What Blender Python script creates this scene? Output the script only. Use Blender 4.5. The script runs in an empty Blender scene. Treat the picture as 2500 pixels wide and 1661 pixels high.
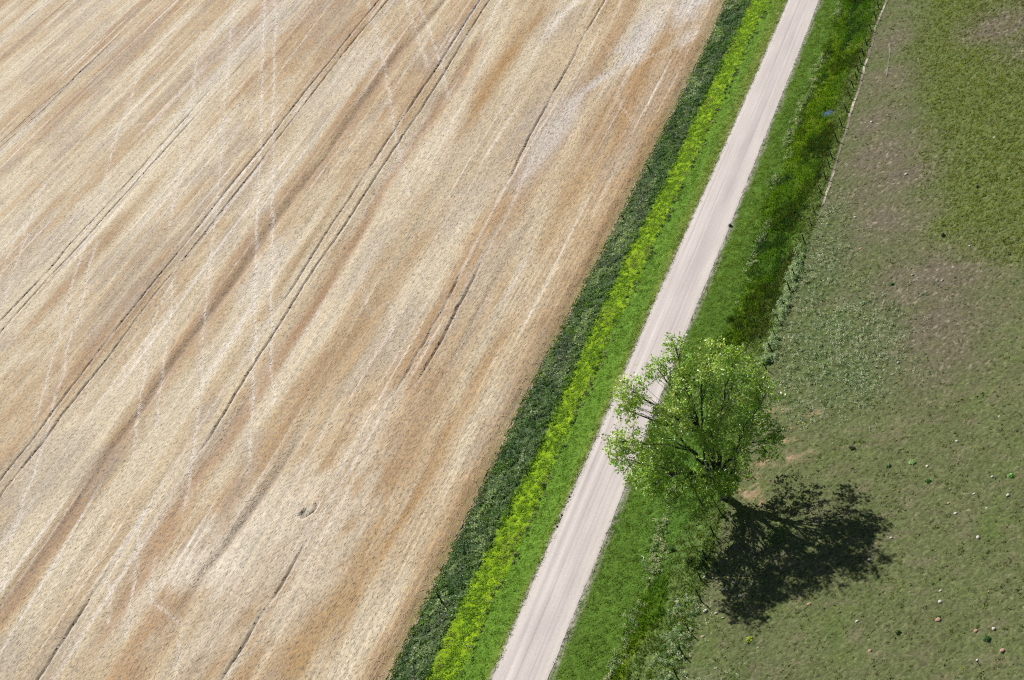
import bpy, bmesh, math, random
import numpy as np
from mathutils import Matrix, Vector

scn = bpy.context.scene
col = scn.collection

# ------------------------------------------------------------------ camera
cam_d = bpy.data.cameras.new("camera")
cam_o = bpy.data.objects.new("camera", cam_d)
col.objects.link(cam_o)
cam_d.sensor_width = 36.0
cam_d.lens = 4300.0 / 2500.0 * 36.0
cam_d.clip_start = 1.0
cam_d.clip_end = 6000.0
CAMPOS = Vector((89.6, -150.0, 116.0))
def cam_axes():
    f = 4300.0
    vp = np.array([1700.0, 3280.5]); roll = math.radians(25.0)
    u = np.array([-math.sin(roll), math.cos(roll)])
    N = f * f / float(vp @ u)
    Y = np.array([vp[0], vp[1], -f]); Y /= np.linalg.norm(Y)
    Z = np.array([u[0] * N, u[1] * N, f]); Z /= np.linalg.norm(Z)
    return np.array([np.cross(Y, Z), Y, Z])
Rm = cam_axes()
cam_o.matrix_world = Matrix.Translation(CAMPOS) @ Matrix(Rm.tolist()).to_4x4()
scn.camera = cam_o

# ------------------------------------------------------------------ sky, sun, exposure
SUN_EL, SUN_AZ = math.radians(41.0), math.atan2(-0.715, 0.70)     # azimuth measured from +Y towards +X
w = bpy.data.worlds.new("World"); scn.world = w; w.use_nodes = True
nt = w.node_tree; bgn = nt.nodes["Background"]
sky = nt.nodes.new("ShaderNodeTexSky"); sky.sky_type = 'NISHITA'; sky.sun_disc = False
sky.sun_elevation = SUN_EL; sky.sun_rotation = SUN_AZ
nt.links.new(sky.outputs[0], bgn.inputs[0]); bgn.inputs[1].default_value = 0.04
sd = bpy.data.lights.new("sun", 'SUN'); sd.energy = 4.9; sd.angle = math.radians(0.5); sd.color = (1.0, 0.965, 0.91)
so = bpy.data.objects.new("sun", sd); col.objects.link(so)
sdir = Vector((math.sin(SUN_AZ) * math.cos(SUN_EL), math.cos(SUN_AZ) * math.cos(SUN_EL), math.sin(SUN_EL)))
so.rotation_euler = sdir.to_track_quat('Z', 'Y').to_euler(); so.location = sdir * 300
scn.view_settings.view_transform = 'Standard'; scn.view_settings.look = 'None'
scn.view_settings.exposure = 0.5; scn.view_settings.gamma = 1.0
scn.cycles.filter_width = 1.15; scn.cycles.use_denoising = False

# ------------------------------------------------------------------ helpers
rng = np.random.default_rng(7); random.seed(7)
EXPF = 1.42
def lin(r, g, b, k=1.0):
    o = []
    for v in (r, g, b):
        v /= 255.0
        o.append((v / 12.92 if v <= 0.04045 else ((v + 0.055) / 1.055) ** 2.4) / EXPF * k)
    return np.array(o)
_tabs = {}
def vn(x, y, seed=0):
    if seed not in _tabs: _tabs[seed] = np.random.default_rng(1000 + seed).random((512, 512))
    T = _tabs[seed]
    x = np.asarray(x, float); y = np.asarray(y, float); x, y = np.broadcast_arrays(x, y)
    xi = np.floor(x).astype(int); yi = np.floor(y).astype(int)
    fx = x - xi; fy = y - yi
    fx = fx * fx * (3 - 2 * fx); fy = fy * fy * (3 - 2 * fy)
    a = T[xi % 512, yi % 512]; b = T[(xi + 1) % 512, yi % 512]
    c = T[xi % 512, (yi + 1) % 512]; d = T[(xi + 1) % 512, (yi + 1) % 512]
    return (a * (1 - fx) + b * fx) * (1 - fy) + (c * (1 - fx) + d * fx) * fy
def fbm(x, y, seed=0, o=4):
    s = 0; a = 1; t = 0
    for k in range(o):
        s = s + a * vn(x * 2 ** k + 17 * k, y * 2 ** k + 31 * k, seed + k); t += a; a *= .55
    return s / t
def ss(a, b, x):
    t = np.clip((np.asarray(x, float) - a) / (b - a), 0, 1); return t * t * (3 - 2 * t)
def lerp(c, d, t):
    t = np.asarray(t)[..., None]; return c * (1 - t) + np.asarray(d) * t
def ipl(pts):
    pts = sorted(pts, key=lambda p: p[1]); ys = [p[1] for p in pts]; xs = [p[0] for p in pts]
    return lambda y: np.interp(y, ys, xs)
def tag(o, label=None, cat=None, group=None, kind=None):
    if label: o["label"] = label
    if cat: o["category"] = cat
    if group: o["group"] = group
    if kind: o["kind"] = kind
    return o
def empty(name, loc):
    o = bpy.data.objects.new(name, None); o.location = loc; col.objects.link(o); return o
def link(name, me, mat=None, parent=None, loc=None):
    o = bpy.data.objects.new(name, me); col.objects.link(o)
    if mat: me.materials.append(mat)
    if parent: o.parent = parent
    if loc is not None: o.location = loc
    return o
def np_mesh(name, V, F, C=None, smooth=False):
    """V (n,3); F (m,k) with one k; C (n,3) linear colours"""
    V = np.ascontiguousarray(V, np.float32); F = np.ascontiguousarray(F, np.int32)
    me = bpy.data.meshes.new(name); m, k = F.shape
    me.vertices.add(len(V)); me.vertices.foreach_set("co", V.ravel())
    me.loops.add(m * k); me.loops.foreach_set("vertex_index", F.ravel())
    me.polygons.add(m); me.polygons.foreach_set("loop_start", np.arange(0, m * k, k, dtype=np.int32))
    me.polygons.foreach_set("loop_total", np.full(m, k, np.int32))
    if smooth: me.polygons.foreach_set("use_smooth", np.ones(m, bool))
    me.update(calc_edges=True)
    if C is not None:
        a = me.color_attributes.new("Col", 'FLOAT_COLOR', 'POINT')
        a.data.foreach_set("color", np.concatenate([np.clip(C, 0, 1), np.ones((len(V), 1))], 1).astype(np.float32).ravel())
    return me
def grid_mesh(name, X, Y, Z, keep, C, smooth=True):
    """structured grid, only the vertices where keep is true"""
    idx = -np.ones(X.shape, int); idx[keep] = np.arange(keep.sum())
    q = keep[:-1, :-1] & keep[1:, :-1] & keep[1:, 1:] & keep[:-1, 1:]
    F = np.stack([idx[:-1, :-1][q], idx[1:, :-1][q], idx[1:, 1:][q], idx[:-1, 1:][q]], 1)
    V = np.stack([X[keep], Y[keep], Z[keep]], 1)
    return np_mesh(name, V, F, C[keep], smooth)

def new_mat(name):
    m = bpy.data.materials.new(name); m.use_nodes = True
    return m, m.node_tree, m.node_tree.nodes["Principled BSDF"]
def surf_mat(name, grain=0.3, scale=4.0, stretch=(1, 1, 1), bump=0.0, bump_dist=0.05, rough=0.95, spec=0.1, scale2=None, grain2=0.0):
    """colour attribute times two octaves of fine procedural grain"""
    m, t, b = new_mat(name)
    n = t.nodes.new; l = t.links.new
    at = n("ShaderNodeVertexColor"); at.layer_name = "Col"
    tc = n("ShaderNodeTexCoord"); mp = n("ShaderNodeMapping"); mp.inputs["Scale"].default_value = stretch
    l(tc.outputs["Object"], mp.inputs[0])
    no = n("ShaderNodeTexNoise"); no.inputs["Scale"].default_value = scale; no.inputs["Detail"].default_value = 3; no.inputs["Roughness"].default_value = .7
    l(mp.outputs[0], no.inputs["Vector"])
    mr = n("ShaderNodeMapRange"); mr.inputs[1].default_value = .28; mr.inputs[2].default_value = .72
    mr.inputs[3].default_value = 1 - grain; mr.inputs[4].default_value = 1 + grain
    l(no.outputs[0], mr.inputs[0])
    mx = n("ShaderNodeVectorMath"); mx.operation = 'SCALE'
    l(at.outputs[0], mx.inputs[0]); l(mr.outputs[0], mx.inputs["Scale"])
    out = mx.outputs[0]
    if scale2:
        n2 = n("ShaderNodeTexNoise"); n2.inputs["Scale"].default_value = scale2; n2.inputs["Detail"].default_value = 2
        l(tc.outputs["Object"], n2.inputs["Vector"])
        r2 = n("ShaderNodeMapRange"); r2.inputs[1].default_value = .3; r2.inputs[2].default_value = .7
        r2.inputs[3].default_value = 1 - grain2; r2.inputs[4].default_value = 1 + grain2
        l(n2.outputs[0], r2.inputs[0])
        m2 = n("ShaderNodeVectorMath"); m2.operation = 'SCALE'; l(out, m2.inputs[0]); l(r2.outputs[0], m2.inputs["Scale"]); out = m2.outputs[0]
    l(out, b.inputs["Base Color"])
    b.inputs["Roughness"].default_value = rough; b.inputs["Specular IOR Level"].default_value = spec
    if bump:
        bp = n("ShaderNodeBump"); bp.inputs["Strength"].default_value = bump; bp.inputs["Distance"].default_value = bump_dist
        l(no.outputs[0], bp.inputs["Height"]); l(bp.outputs[0], b.inputs["Normal"])
    return m
def leaf_mat(name, trans=0.3, spec=0.25, rough=0.5, tint=(1.25, 1.3, .7)):
    m, t, b = new_mat(name); n = t.nodes.new; l = t.links.new
    at = n("ShaderNodeVertexColor"); at.layer_name = "Col"
    l(at.outputs[0], b.inputs["Base Color"]); b.inputs["Roughness"].default_value = rough; b.inputs["Specular IOR Level"].default_value = spec
    tr = n("ShaderNodeBsdfTranslucent")
    hs = n("ShaderNodeMix"); hs.data_type = 'RGBA'; hs.blend_type = 'MULTIPLY'; hs.inputs[0].default_value = 1.0
    l(at.outputs[0], hs.inputs[6]); hs.inputs[7].default_value = (*tint, 1); l(hs.outputs[2], tr.inputs[0])
    mx = n("ShaderNodeMixShader"); mx.inputs[0].default_value = trans
    l(b.outputs[0], mx.inputs[1]); l(tr.outputs[0], mx.inputs[2])
    l(mx.outputs[0], t.nodes["Material Output"].inputs[0])
    return m
def flat_mat(name, c, rough=0.9, var=0.25, scale=6.0):
    m, t, b = new_mat(name); n = t.nodes.new; l = t.links.new
    no = n("ShaderNodeTexNoise"); no.inputs["Scale"].default_value = scale; no.inputs["Detail"].default_value = 4
    tc = n("ShaderNodeTexCoord"); l(tc.outputs["Object"], no.inputs["Vector"])
    cr = n("ShaderNodeValToRGB"); cr.color_ramp.elements[0].position = .3; cr.color_ramp.elements[1].position = .7
    cr.color_ramp.elements[0].color = (*[v * (1 - var) for v in c], 1); cr.color_ramp.elements[1].color = (*[min(1, v * (1 + var)) for v in c], 1)
    l(no.outputs[0], cr.inputs[0]); l(cr.outputs[0], b.inputs["Base Color"]); b.inputs["Roughness"].default_value = rough
    b.inputs["Specular IOR Level"].default_value = .2
    return m

def blades(P, n, r, h, wid, C, lean=0.45, jit=0.2):
    """n grass blades (triangles) round every base point of P; h, C may vary per point"""
    N = len(P); h = np.broadcast_to(h, (N,)); r = np.broadcast_to(r, (N,))
    B = np.repeat(P, n, 0); hh = np.repeat(h, n) * rng.uniform(.55, 1.15, N * n); rr = np.repeat(r, n)
    a = rng.uniform(0, 2 * np.pi, N * n); d = np.sqrt(rng.random(N * n)) * rr
    B = B + np.stack([np.cos(a) * d, np.sin(a) * d, 0 * d], 1)
    t = rng.uniform(0, 2 * np.pi, N * n); W = np.stack([np.cos(t), np.sin(t), 0 * t], 1) * (wid * rng.uniform(.6, 1.3, N * n))[:, None]
    L = np.stack([np.cos(a) * lean * hh + rng.normal(0, .3, N * n) * hh * lean, np.sin(a) * lean * hh + rng.normal(0, .3, N * n) * hh * lean, hh], 1)
    V = np.stack([B - W, B + W, B + L], 1).reshape(-1, 3)
    c = np.repeat(C, n, 0) * (1 + rng.uniform(-jit, jit, (N * n, 1)))
    return V, np.arange(N * n * 3).reshape(-1, 3), np.repeat(c, 3, 0)
def leafquads(P, size, C, up=0.6, jit=0.25):
    """one diamond leaf at every point"""
    N = len(P); nr = rng.normal(0, 1, (N, 3)); nr[:, 2] = np.abs(nr[:, 2]) + up
    nr /= np.linalg.norm(nr, axis=1)[:, None]
    a = np.cross(nr, rng.normal(0, 1, (N, 3))); a /= np.linalg.norm(a, axis=1)[:, None]; b = np.cross(nr, a)
    s = (size * rng.uniform(.6, 1.35, N))[:, None]
    V = np.stack([P - a * s, P - b * s * .6, P + a * s, P + b * s * .6], 1).reshape(-1, 3)
    c = C * (1 + rng.uniform(-jit, jit, (N, 1)))
    return V, np.arange(N * 4).reshape(-1, 4), np.repeat(c, 4, 0)
def domes(P, n, r, h, size, C, up=0.6, jit=0.25):
    """n leaves filling a low dome over every base point"""
    N = len(P); r = np.repeat(np.broadcast_to(r, (N,)), n); h = np.repeat(np.broadcast_to(h, (N,)), n)
    d = rng.normal(0, 1, (N * n, 3)); d /= np.linalg.norm(d, axis=1)[:, None]; d[:, 2] = np.abs(d[:, 2])
    q = rng.random(N * n) ** .45
    Q = np.repeat(P, n, 0) + d * np.stack([r * q, r * q, h * q], 1)
    return leafquads(Q, size, np.repeat(C, n, 0), up, jit)
def join(*parts):
    V = []; F = []; C = []; o = 0
    for v, f, c in parts:
        if f.shape[1] == 4: f = np.concatenate([f[:, :3], f[:, [0, 2, 3]]])
        V.append(v); F.append(f + o); C.append(c); o += len(v)
    return np.concatenate(V), np.concatenate(F), np.concatenate(C)
def scatter(x0, x1, y0, y1, dens):
    n = int((x1 - x0) * (y1 - y0) * dens); return rng.uniform(x0, x1, n), rng.uniform(y0, y1, n)

# ------------------------------------------------------------------ traced plan data (x, y in metres)
RUTS = {
    'TA1': [(-147.41,199.5),(-147.02,177.2),(-147.84,165.3),(-147.28,156.1),(-147.19,141.3),(-147.03,120.8),(-147.5,102.2),(-146.58,94.5),(-147.35,76.0)],
    'TA2': [(-144.15,174.3),(-144.09,159.2),(-144.27,149.1),(-144.37,133.4),(-144.23,114.8),(-143.9,101.1),(-144.39,89.9),(-144.05,71.3)],
    'TB1': [(-113.89,198.2),(-113.96,183.4),(-113.43,165.4),(-113.46,153.0),(-112.46,129.6),(-112.62,111.1),(-111.89,91.0),(-111.94,82.0),(-111.56,64.9),(-110.99,50.4),(-110.6,40.8),(-109.84,31.5),(-110.0,27.3),(-109.78,22.2)],
    'TB2': [(-110.82,196.5),(-111.15,174.1),(-110.86,159.8),(-110.31,144.7),(-109.85,129.8),(-109.21,114.0),(-109.21,104.6),(-108.78,90.0),(-108.83,84.2),(-109.0,75.0),(-108.48,65.1),(-107.82,54.2),(-107.76,47.5),(-107.69,38.9),(-106.94,31.2),(-106.82,23.7),(-106.79,18.0)],
    'TC1': [(-80.47,180.2),(-79.54,163.0),(-78.68,147.0),(-78.31,132.2),(-77.53,109.9),(-76.94,96.7),(-76.66,84.9),(-75.34,65.5),(-75.43,57.3),(-74.61,47.1),(-74.36,32.8),(-73.91,26.0),(-73.36,15.7),(-72.97,6.7),(-72.47,-2.4),(-72.01,-11.1),(-71.6,-18.4),(-71.24,-23.9)],
    'TC2': [(-77.58,178.6),(-77.02,165.4),(-76.12,149.9),(-75.62,142.8),(-74.93,128.2),(-74.69,114.6),(-74.14,99.5),(-73.35,84.9),(-73.41,70.2),(-72.74,58.9),(-72.32,51.7),(-71.98,43.1),(-71.33,34.9),(-70.43,25.0),(-70.5,18.8),(-70.07,9.0),(-69.68,0.7),(-69.0,-8.1),(-68.57,-15.2),(-68.07,-24.2)],
    'TD1': [(-44.77,143.5),(-44.07,134.7),(-44.0,124.0),(-43.65,114.9),(-43.52,106.8),(-42.7,96.0),(-41.91,88.4),(-41.69,81.8),(-40.59,57.4),(-40.05,50.9),(-40.15,47.6),(-39.98,42.3),(-40.03,38.4),(-39.81,32.6),(-40.22,27.9),(-39.81,17.2),(-40.24,8.5),(-40.26,3.1),(-40.35,-3.0),(-40.24,-9.7),(-40.79,-17.2),(-40.74,-20.9),(-40.94,-26.3)],
    'TD2': [(-41.64,142.0),(-41.01,133.2),(-40.79,114.8),(-40.66,105.6),(-39.61,92.2),(-38.31,79.6),(-37.81,62.8),(-37.36,54.0),(-37.44,49.8),(-36.93,42.8),(-36.89,39.2),(-37.02,33.5)],
    'TF1': [(-210.14,217.2),(-209.59,203.5),(-212.54,186.9),(-212.72,175.6),(-213.17,170.2)],
    'TF2': [(-210.42,205.6),(-208.93,187.0),(-209.94,176.8),(-210.92,167.0)],
    'TG': [(-272.0,283.4),(-271.52,265.6)],
}
BANDS = {
    'B1': [(-91.92,186.3),(-93.06,160.1),(-92.74,141.1),(-91.63,117.7),(-91.42,116.4),(-91.81,88.9),(-91.35,84.6),(-90.71,63.2),(-90.79,48.0),(-89.63,36.0),(-89.49,25.4),(-87.63,11.7),(-87.32,0.8),(-87.66,-9.4)],
    'B2': [(-71.66,154.8),(-70.68,132.7),(-70.75,114.3),(-70.43,97.1),(-68.39,77.3),(-67.3,55.2),(-66.68,30.5),(-66.36,21.1),(-68.16,16.6),(-66.38,-3.5),(-65.32,-14.1)],
    'B3': [(-52.43,20.8),(-52.91,8.3),(-53.56,-0.6),(-54.54,-5.9)],
    'B4': [(-32.71,69.8),(-32.89,54.4),(-32.42,42.0),(-33.38,30.8)],
    'G1': [(-59.1,164.9),(-60.64,148.0),(-61.38,135.0),(-59.48,115.6)],
    'G2': [(-53.08,74.0),(-54.18,51.7),(-56.05,39.8)],
    'G3': [(-25.39,44.1),(-26.56,32.9),(-26.62,22.9),(-27.08,17.7),(-26.78,4.7),(-27.21,-2.7),(-27.54,-12.6),(-26.78,-19.4)],
    'G4': [(-28.91,114.3),(-29.42,100.5),(-27.34,79.2),(-26.34,67.2)],
    'G5': [(-24.88,133.7),(-26.47,122.1),(-23.62,95.5)],
    'G6': [(-29.96,-3.8),(-29.7,-12.4),(-31.1,-21.5),(-30.66,-27.1)],
    'G7': [(-53.81,51.6),(-53.6,41.3),(-54.91,34.9)],
    'W1': [(-30.64,149.9),(-30.31,136.4),(-30.97,127.2),(-34.38,122.7),(-37.34,116.8),(-37.94,106.7),(-38.2,90.7)],
    'W2': [(-51.87,164.8),(-53.39,160.5),(-53.9,156.4)],
}
TRAILS = {
    'P1': [(-158.83,222.4),(-147.46,198.7),(-132.17,167.3),(-114.74,131.8),(-100.59,102.2),(-94.31,89.8),(-84.53,69.1),(-76.28,53.1),(-69.53,38.9),(-64.31,28.1),(-59.49,18.1),(-58.12,14.9)],
    'P2': [(-154.82,220.3),(-148.18,207.7),(-132.59,175.2),(-110.82,130.2),(-88.82,85.4),(-81.27,69.1),(-72.21,52.1),(-69.31,45.0),(-64.13,35.7),(-62.1,32.2)],
    'P3': [(-169.93,224.6),(-142.26,167.3),(-123.04,128.5),(-110.46,102.7),(-108.15,97.0),(-97.54,75.3),(-89.63,58.8),(-82.15,43.8),(-75.72,30.4),(-71.92,22.1),(-70.5,18.8),(-65.72,8.6)],
    'P4': [(-173.74,212.0),(-155.32,173.9),(-146.18,154.9),(-140.7,143.5),(-129.0,118.1),(-120.53,100.4)],
    'P4b': [(-107.41,79.1),(-103.55,63.8),(-96.45,49.3),(-89.8,35.2),(-84.33,24.4)],
    'P5': [(-107.84,79.3),(-99.74,63.7),(-95.02,54.2),(-92.29,48.3),(-83.32,30.0)],
    'P6': [(-184.37,197.0),(-174.51,174.6),(-169.7,161.0),(-163.38,147.6),(-157.45,135.0),(-149.91,119.3),(-143.28,102.7),(-138.54,92.6),(-131.81,77.3),(-125.77,65.7),(-120.99,55.0),(-115.84,44.0),(-113.14,37.9)],
    'P7': [(-139.22,101.4),(-133.48,88.4),(-125.72,73.1),(-121.29,62.1),(-115.89,51.6),(-112.88,44.3),(-108.43,34.9),(-103.36,23.3),(-100.41,14.7),(-95.12,3.5),(-90.51,-5.3)],
    'P8': [(-169.46,116.0),(-164.29,103.3),(-159.34,93.2)],
    'P8b': [(-165.01,112.6),(-159.03,98.8),(-152.95,85.8),(-150.74,80.9)],
    'P8c': [(-177.64,142.5),(-174.79,131.2),(-166.01,112.2)],
    'P9': [(-104.53,193.1),(-93.3,171.4),(-81.28,148.9)],
    'P9b': [(-101.31,191.4),(-90.08,171.3),(-78.63,149.7),(-69.67,131.0)],
    'P9c': [(-117.86,200.3),(-99.26,164.6),(-84.83,135.7),(-77.19,119.8),(-62.64,91.7)],
    'P10': [(-62.95,77.1),(-60.96,66.0),(-54.36,53.5),(-52.41,56.4),(-46.73,44.8)],
    'P11': [(-148.19,160.2),(-156.8,157.9),(-164.15,158.8)],
    'P12': [(-65.33,-1.2),(-63.68,-5.4),(-60.64,-10.0),(-57.42,-12.6),(-53.81,-15.0),(-52.52,-16.0)],
    'P12b': [(-52.61,-16.3),(-50.12,-21.1),(-48.02,-25.7)],
    'P13': [(-73.47,9.5),(-71.8,5.2),(-67.54,-3.4),(-65.86,-6.7),(-62.91,-12.9),(-60.73,-17.4)],
    'P14': [(-18.66,133.7),(-23.6,128.6),(-28.3,126.6),(-30.77,126.5)],
    'P15': [(-29.07,113.8),(-22.38,101.4)],
    'P16': [(-73.01,-4.3),(-69.2,-7.8),(-65.88,-14.1)],
    'HOOK': [(-44.09,3.9),(-43.84,4.9),(-43.39,3.4),(-42.74,3.7),(-42.09,4.7),(-42.46,6.0)],
}

# ------------------------------------------------------------------ plan of the place (metres; the road runs along +Y, x = 0 on its crown)
f_field = ipl([(-15.7, 146), (-15.4, 118), (-15.8, 97), (-16.1, 75), (-16.3, 58), (-16.9, 42), (-17.4, 20), (-17.3, -30)])
f_dark = ipl([(-10.6, 144), (-10.7, 120), (-11.2, 100), (-11.1, 80), (-11.6, 66), (-12.1, 42), (-11.8, 15), (-12.1, 0), (-12.8, -20), (-12.4, -30)])
f_bright = ipl([(-6.0, 144), (-6.9, 129), (-7.2, 100), (-7.7, 80), (-7.9, 64), (-8.4, 45), (-8.6, 20), (-8.2, 0), (-8.5, -30)])
f_rl = ipl([(-2.2, 144), (-2.3, 124), (-2.5, 100), (-2.8, 78), (-3.1, 60), (-3.4, 40), (-3.45, 15), (-3.7, 0), (-3.8, -30)])
f_rr = ipl([(4.15, 144), (4.1, 110), (3.95, 85), (3.85, 60), (3.6, 43), (3.4, 28), (3.5, 0), (3.2, -30)])
f_mown = ipl([(8.6, 144), (9.0, 110), (8.5, 85), (8.4, 66), (9.6, 50), (9.0, 36), (8.0, 15), (10.8, -14), (10.6, -30)])
f_marsh = ipl([(15.9, 144), (15.5, 115), (14.8, 100), (15.0, 60), (14.2, 46), (13.2, 32), (12.0, 20), (12.8, -14), (13.9, -20), (11.5, -30)])
f_fence = ipl([(16.4, 144), (16.5, 100), (16.8, 60), (16.8, 40), (17.0, 26), (17.0, -2), (17.3, -14), (17.9, -22), (18.3, -32)])
_px = [-400, -16, -14, -12, -10, -8.2, -6.5, -4.2, -3.2, 0.1, 3.6, 4.6, 6.5, 9, 11, 13.5, 15.2, 16.6, 400]
_pz = [0, 0, -.02, -.1, -.3, -.3, -.15, .08, .12, .2, .12, .04, -.15, -.3, -.4, -.38, -.15, 0, 0]
def gz(x, y):
    return np.interp(x, _px, _pz) + .10 * (fbm(np.asarray(x) / 9, np.asarray(y) / 9, 90, 3) - .5) * np.clip((np.abs(np.asarray(x)) - 4) / 4, 0, 1)

# ------------------------------------------------------------------ far ground: one sheet out to the horizon
def far_ground():
    m, t, b = new_mat("far_ground"); n = t.nodes.new; l = t.links.new
    tc = n("ShaderNodeTexCoord"); sx = n("ShaderNodeSeparateXYZ"); l(tc.outputs["Object"], sx.inputs[0])
    gt = n("ShaderNodeMath"); gt.operation = 'GREATER_THAN'; gt.inputs[1].default_value = -16.6; l(sx.outputs[0], gt.inputs[0])
    mp = n("ShaderNodeMapping"); mp.inputs["Scale"].default_value = (.25, .01, 1); l(tc.outputs["Object"], mp.inputs[0])
    no = n("ShaderNodeTexNoise"); no.inputs["Scale"].default_value = 1; no.inputs["Detail"].default_value = 5; l(mp.outputs[0], no.inputs["Vector"])
    r1 = n("ShaderNodeValToRGB"); r1.color_ramp.elements[0].color = (*lin(188, 155, 118), 1); r1.color_ramp.elements[1].color = (*lin(216, 197, 165), 1)
    l(no.outputs[0], r1.inputs[0])
    n2 = n("ShaderNodeTexNoise"); n2.inputs["Scale"].default_value = .05; n2.inputs["Detail"].default_value = 8; l(tc.outputs["Object"], n2.inputs["Vector"])
    r2 = n("ShaderNodeValToRGB"); r2.color_ramp.elements[0].color = (*lin(76, 88, 52), 1); r2.color_ramp.elements[1].color = (*lin(105, 112, 78), 1)
    l(n2.outputs[0], r2.inputs[0])
    mx = n("ShaderNodeMix"); mx.data_type = 'RGBA'; l(gt.outputs[0], mx.inputs[0]); l(r1.outputs[0], mx.inputs[6]); l(r2.outputs[0], mx.inputs[7])
    l(mx.outputs[2], b.inputs["Base Color"]); b.inputs["Roughness"].default_value = .95
    V = np.array([[-3000, -3000, -1.2], [3000, -3000, -1.2], [3000, 3000, -1.2], [-3000, 3000, -1.2]])
    tag(link("terrain", np_mesh("terrain", V, np.array([[0, 1, 2, 3]])), m), kind="structure")
far_ground()

# ------------------------------------------------------------------ the ripe field
CROP = .5
SHX = [-330, -210, -146, -110, -75, -42, -16]; SHS = [0, 0, 0, -.04, -.06, -.02, -.004]
def axis(a, b, d0, d1):
    o = [a]
    while o[-1] < b: o.append(o[-1] + d0 + (d1 - d0) * (o[-1] - a) / (b - a))
    return np.array(o)
def poly_dist(X, Y, pts, reach):
    """distance to a polyline and 0..1 position along it, inf beyond reach"""
    D = np.full(X.shape, 1e9); T = np.zeros(X.shape); n = len(pts) - 1
    for i in range(n):
        (ax, ay), (bx, by) = pts[i], pts[i + 1]
        m = (X > min(ax, bx) - reach) & (X < max(ax, bx) + reach) & (Y > min(ay, by) - reach) & (Y < max(ay, by) + reach)
        if not m.any(): continue
        x = X[m] - ax; y = Y[m] - ay; dx, dy = bx - ax, by - ay; q = dx * dx + dy * dy + 1e-9
        t = np.clip((x * dx + y * dy) / q, 0, 1); d = np.hypot(x - t * dx, y - t * dy)
        c = D[m]; k = d < c; c[k] = d[k]; D[m] = c
        s = T[m]; s[k] = (i + t[k]) / n; T[m] = s
    return D, T
def smooth(pts, n=6):
    P = np.array([pts[0]] + list(pts) + [pts[-1]], float); o = []
    for i in range(1, len(P) - 2):
        for t in np.arange(n) / n:
            o.append(.5 * (2 * P[i] + (P[i + 1] - P[i - 1]) * t + (2 * P[i - 1] - 5 * P[i] + 4 * P[i + 1] - P[i + 2]) * t * t + (3 * P[i] - P[i - 1] - 3 * P[i + 1] + P[i + 2]) * t ** 3))
    return [tuple(p) for p in o] + [tuple(pts[-1])]
BLEACH = [(-45, -2, 17, 24, lin(212, 198, 174), .7), (-35, -10, 8, 16, lin(214, 200, 176), .55), (-54, -4, 9, 9, lin(226, 214, 194), .75), (-48, 6, 7, 9, lin(222, 209, 186), .65), (-63, -12, 5, 8, lin(216, 203, 180), .5), (-23, 147, 5, 12, lin(214, 206, 198), .8), (-31, 136, 4.5, 12, lin(204, 196, 188), .7), (-20, 133, 3, 6, lin(218, 208, 196), .6),
          (-42, 108, 6, 16, lin(188, 174, 158), .65), (-48, 84, 6, 14, lin(198, 184, 164), .6), (-60, 110, 6, 16, lin(210, 196, 174), .45), (-85, 75, 5, 14, lin(216, 205, 188), .6), (-105, 160, 9, 20, lin(214, 203, 186), .5), (-150, 200, 14, 30, lin(208, 197, 182), .5), (-36, 60, 5, 20, lin(216, 204, 182), .45), (-40, 20, 5, 16, lin(220, 208, 184), .5)]
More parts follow.
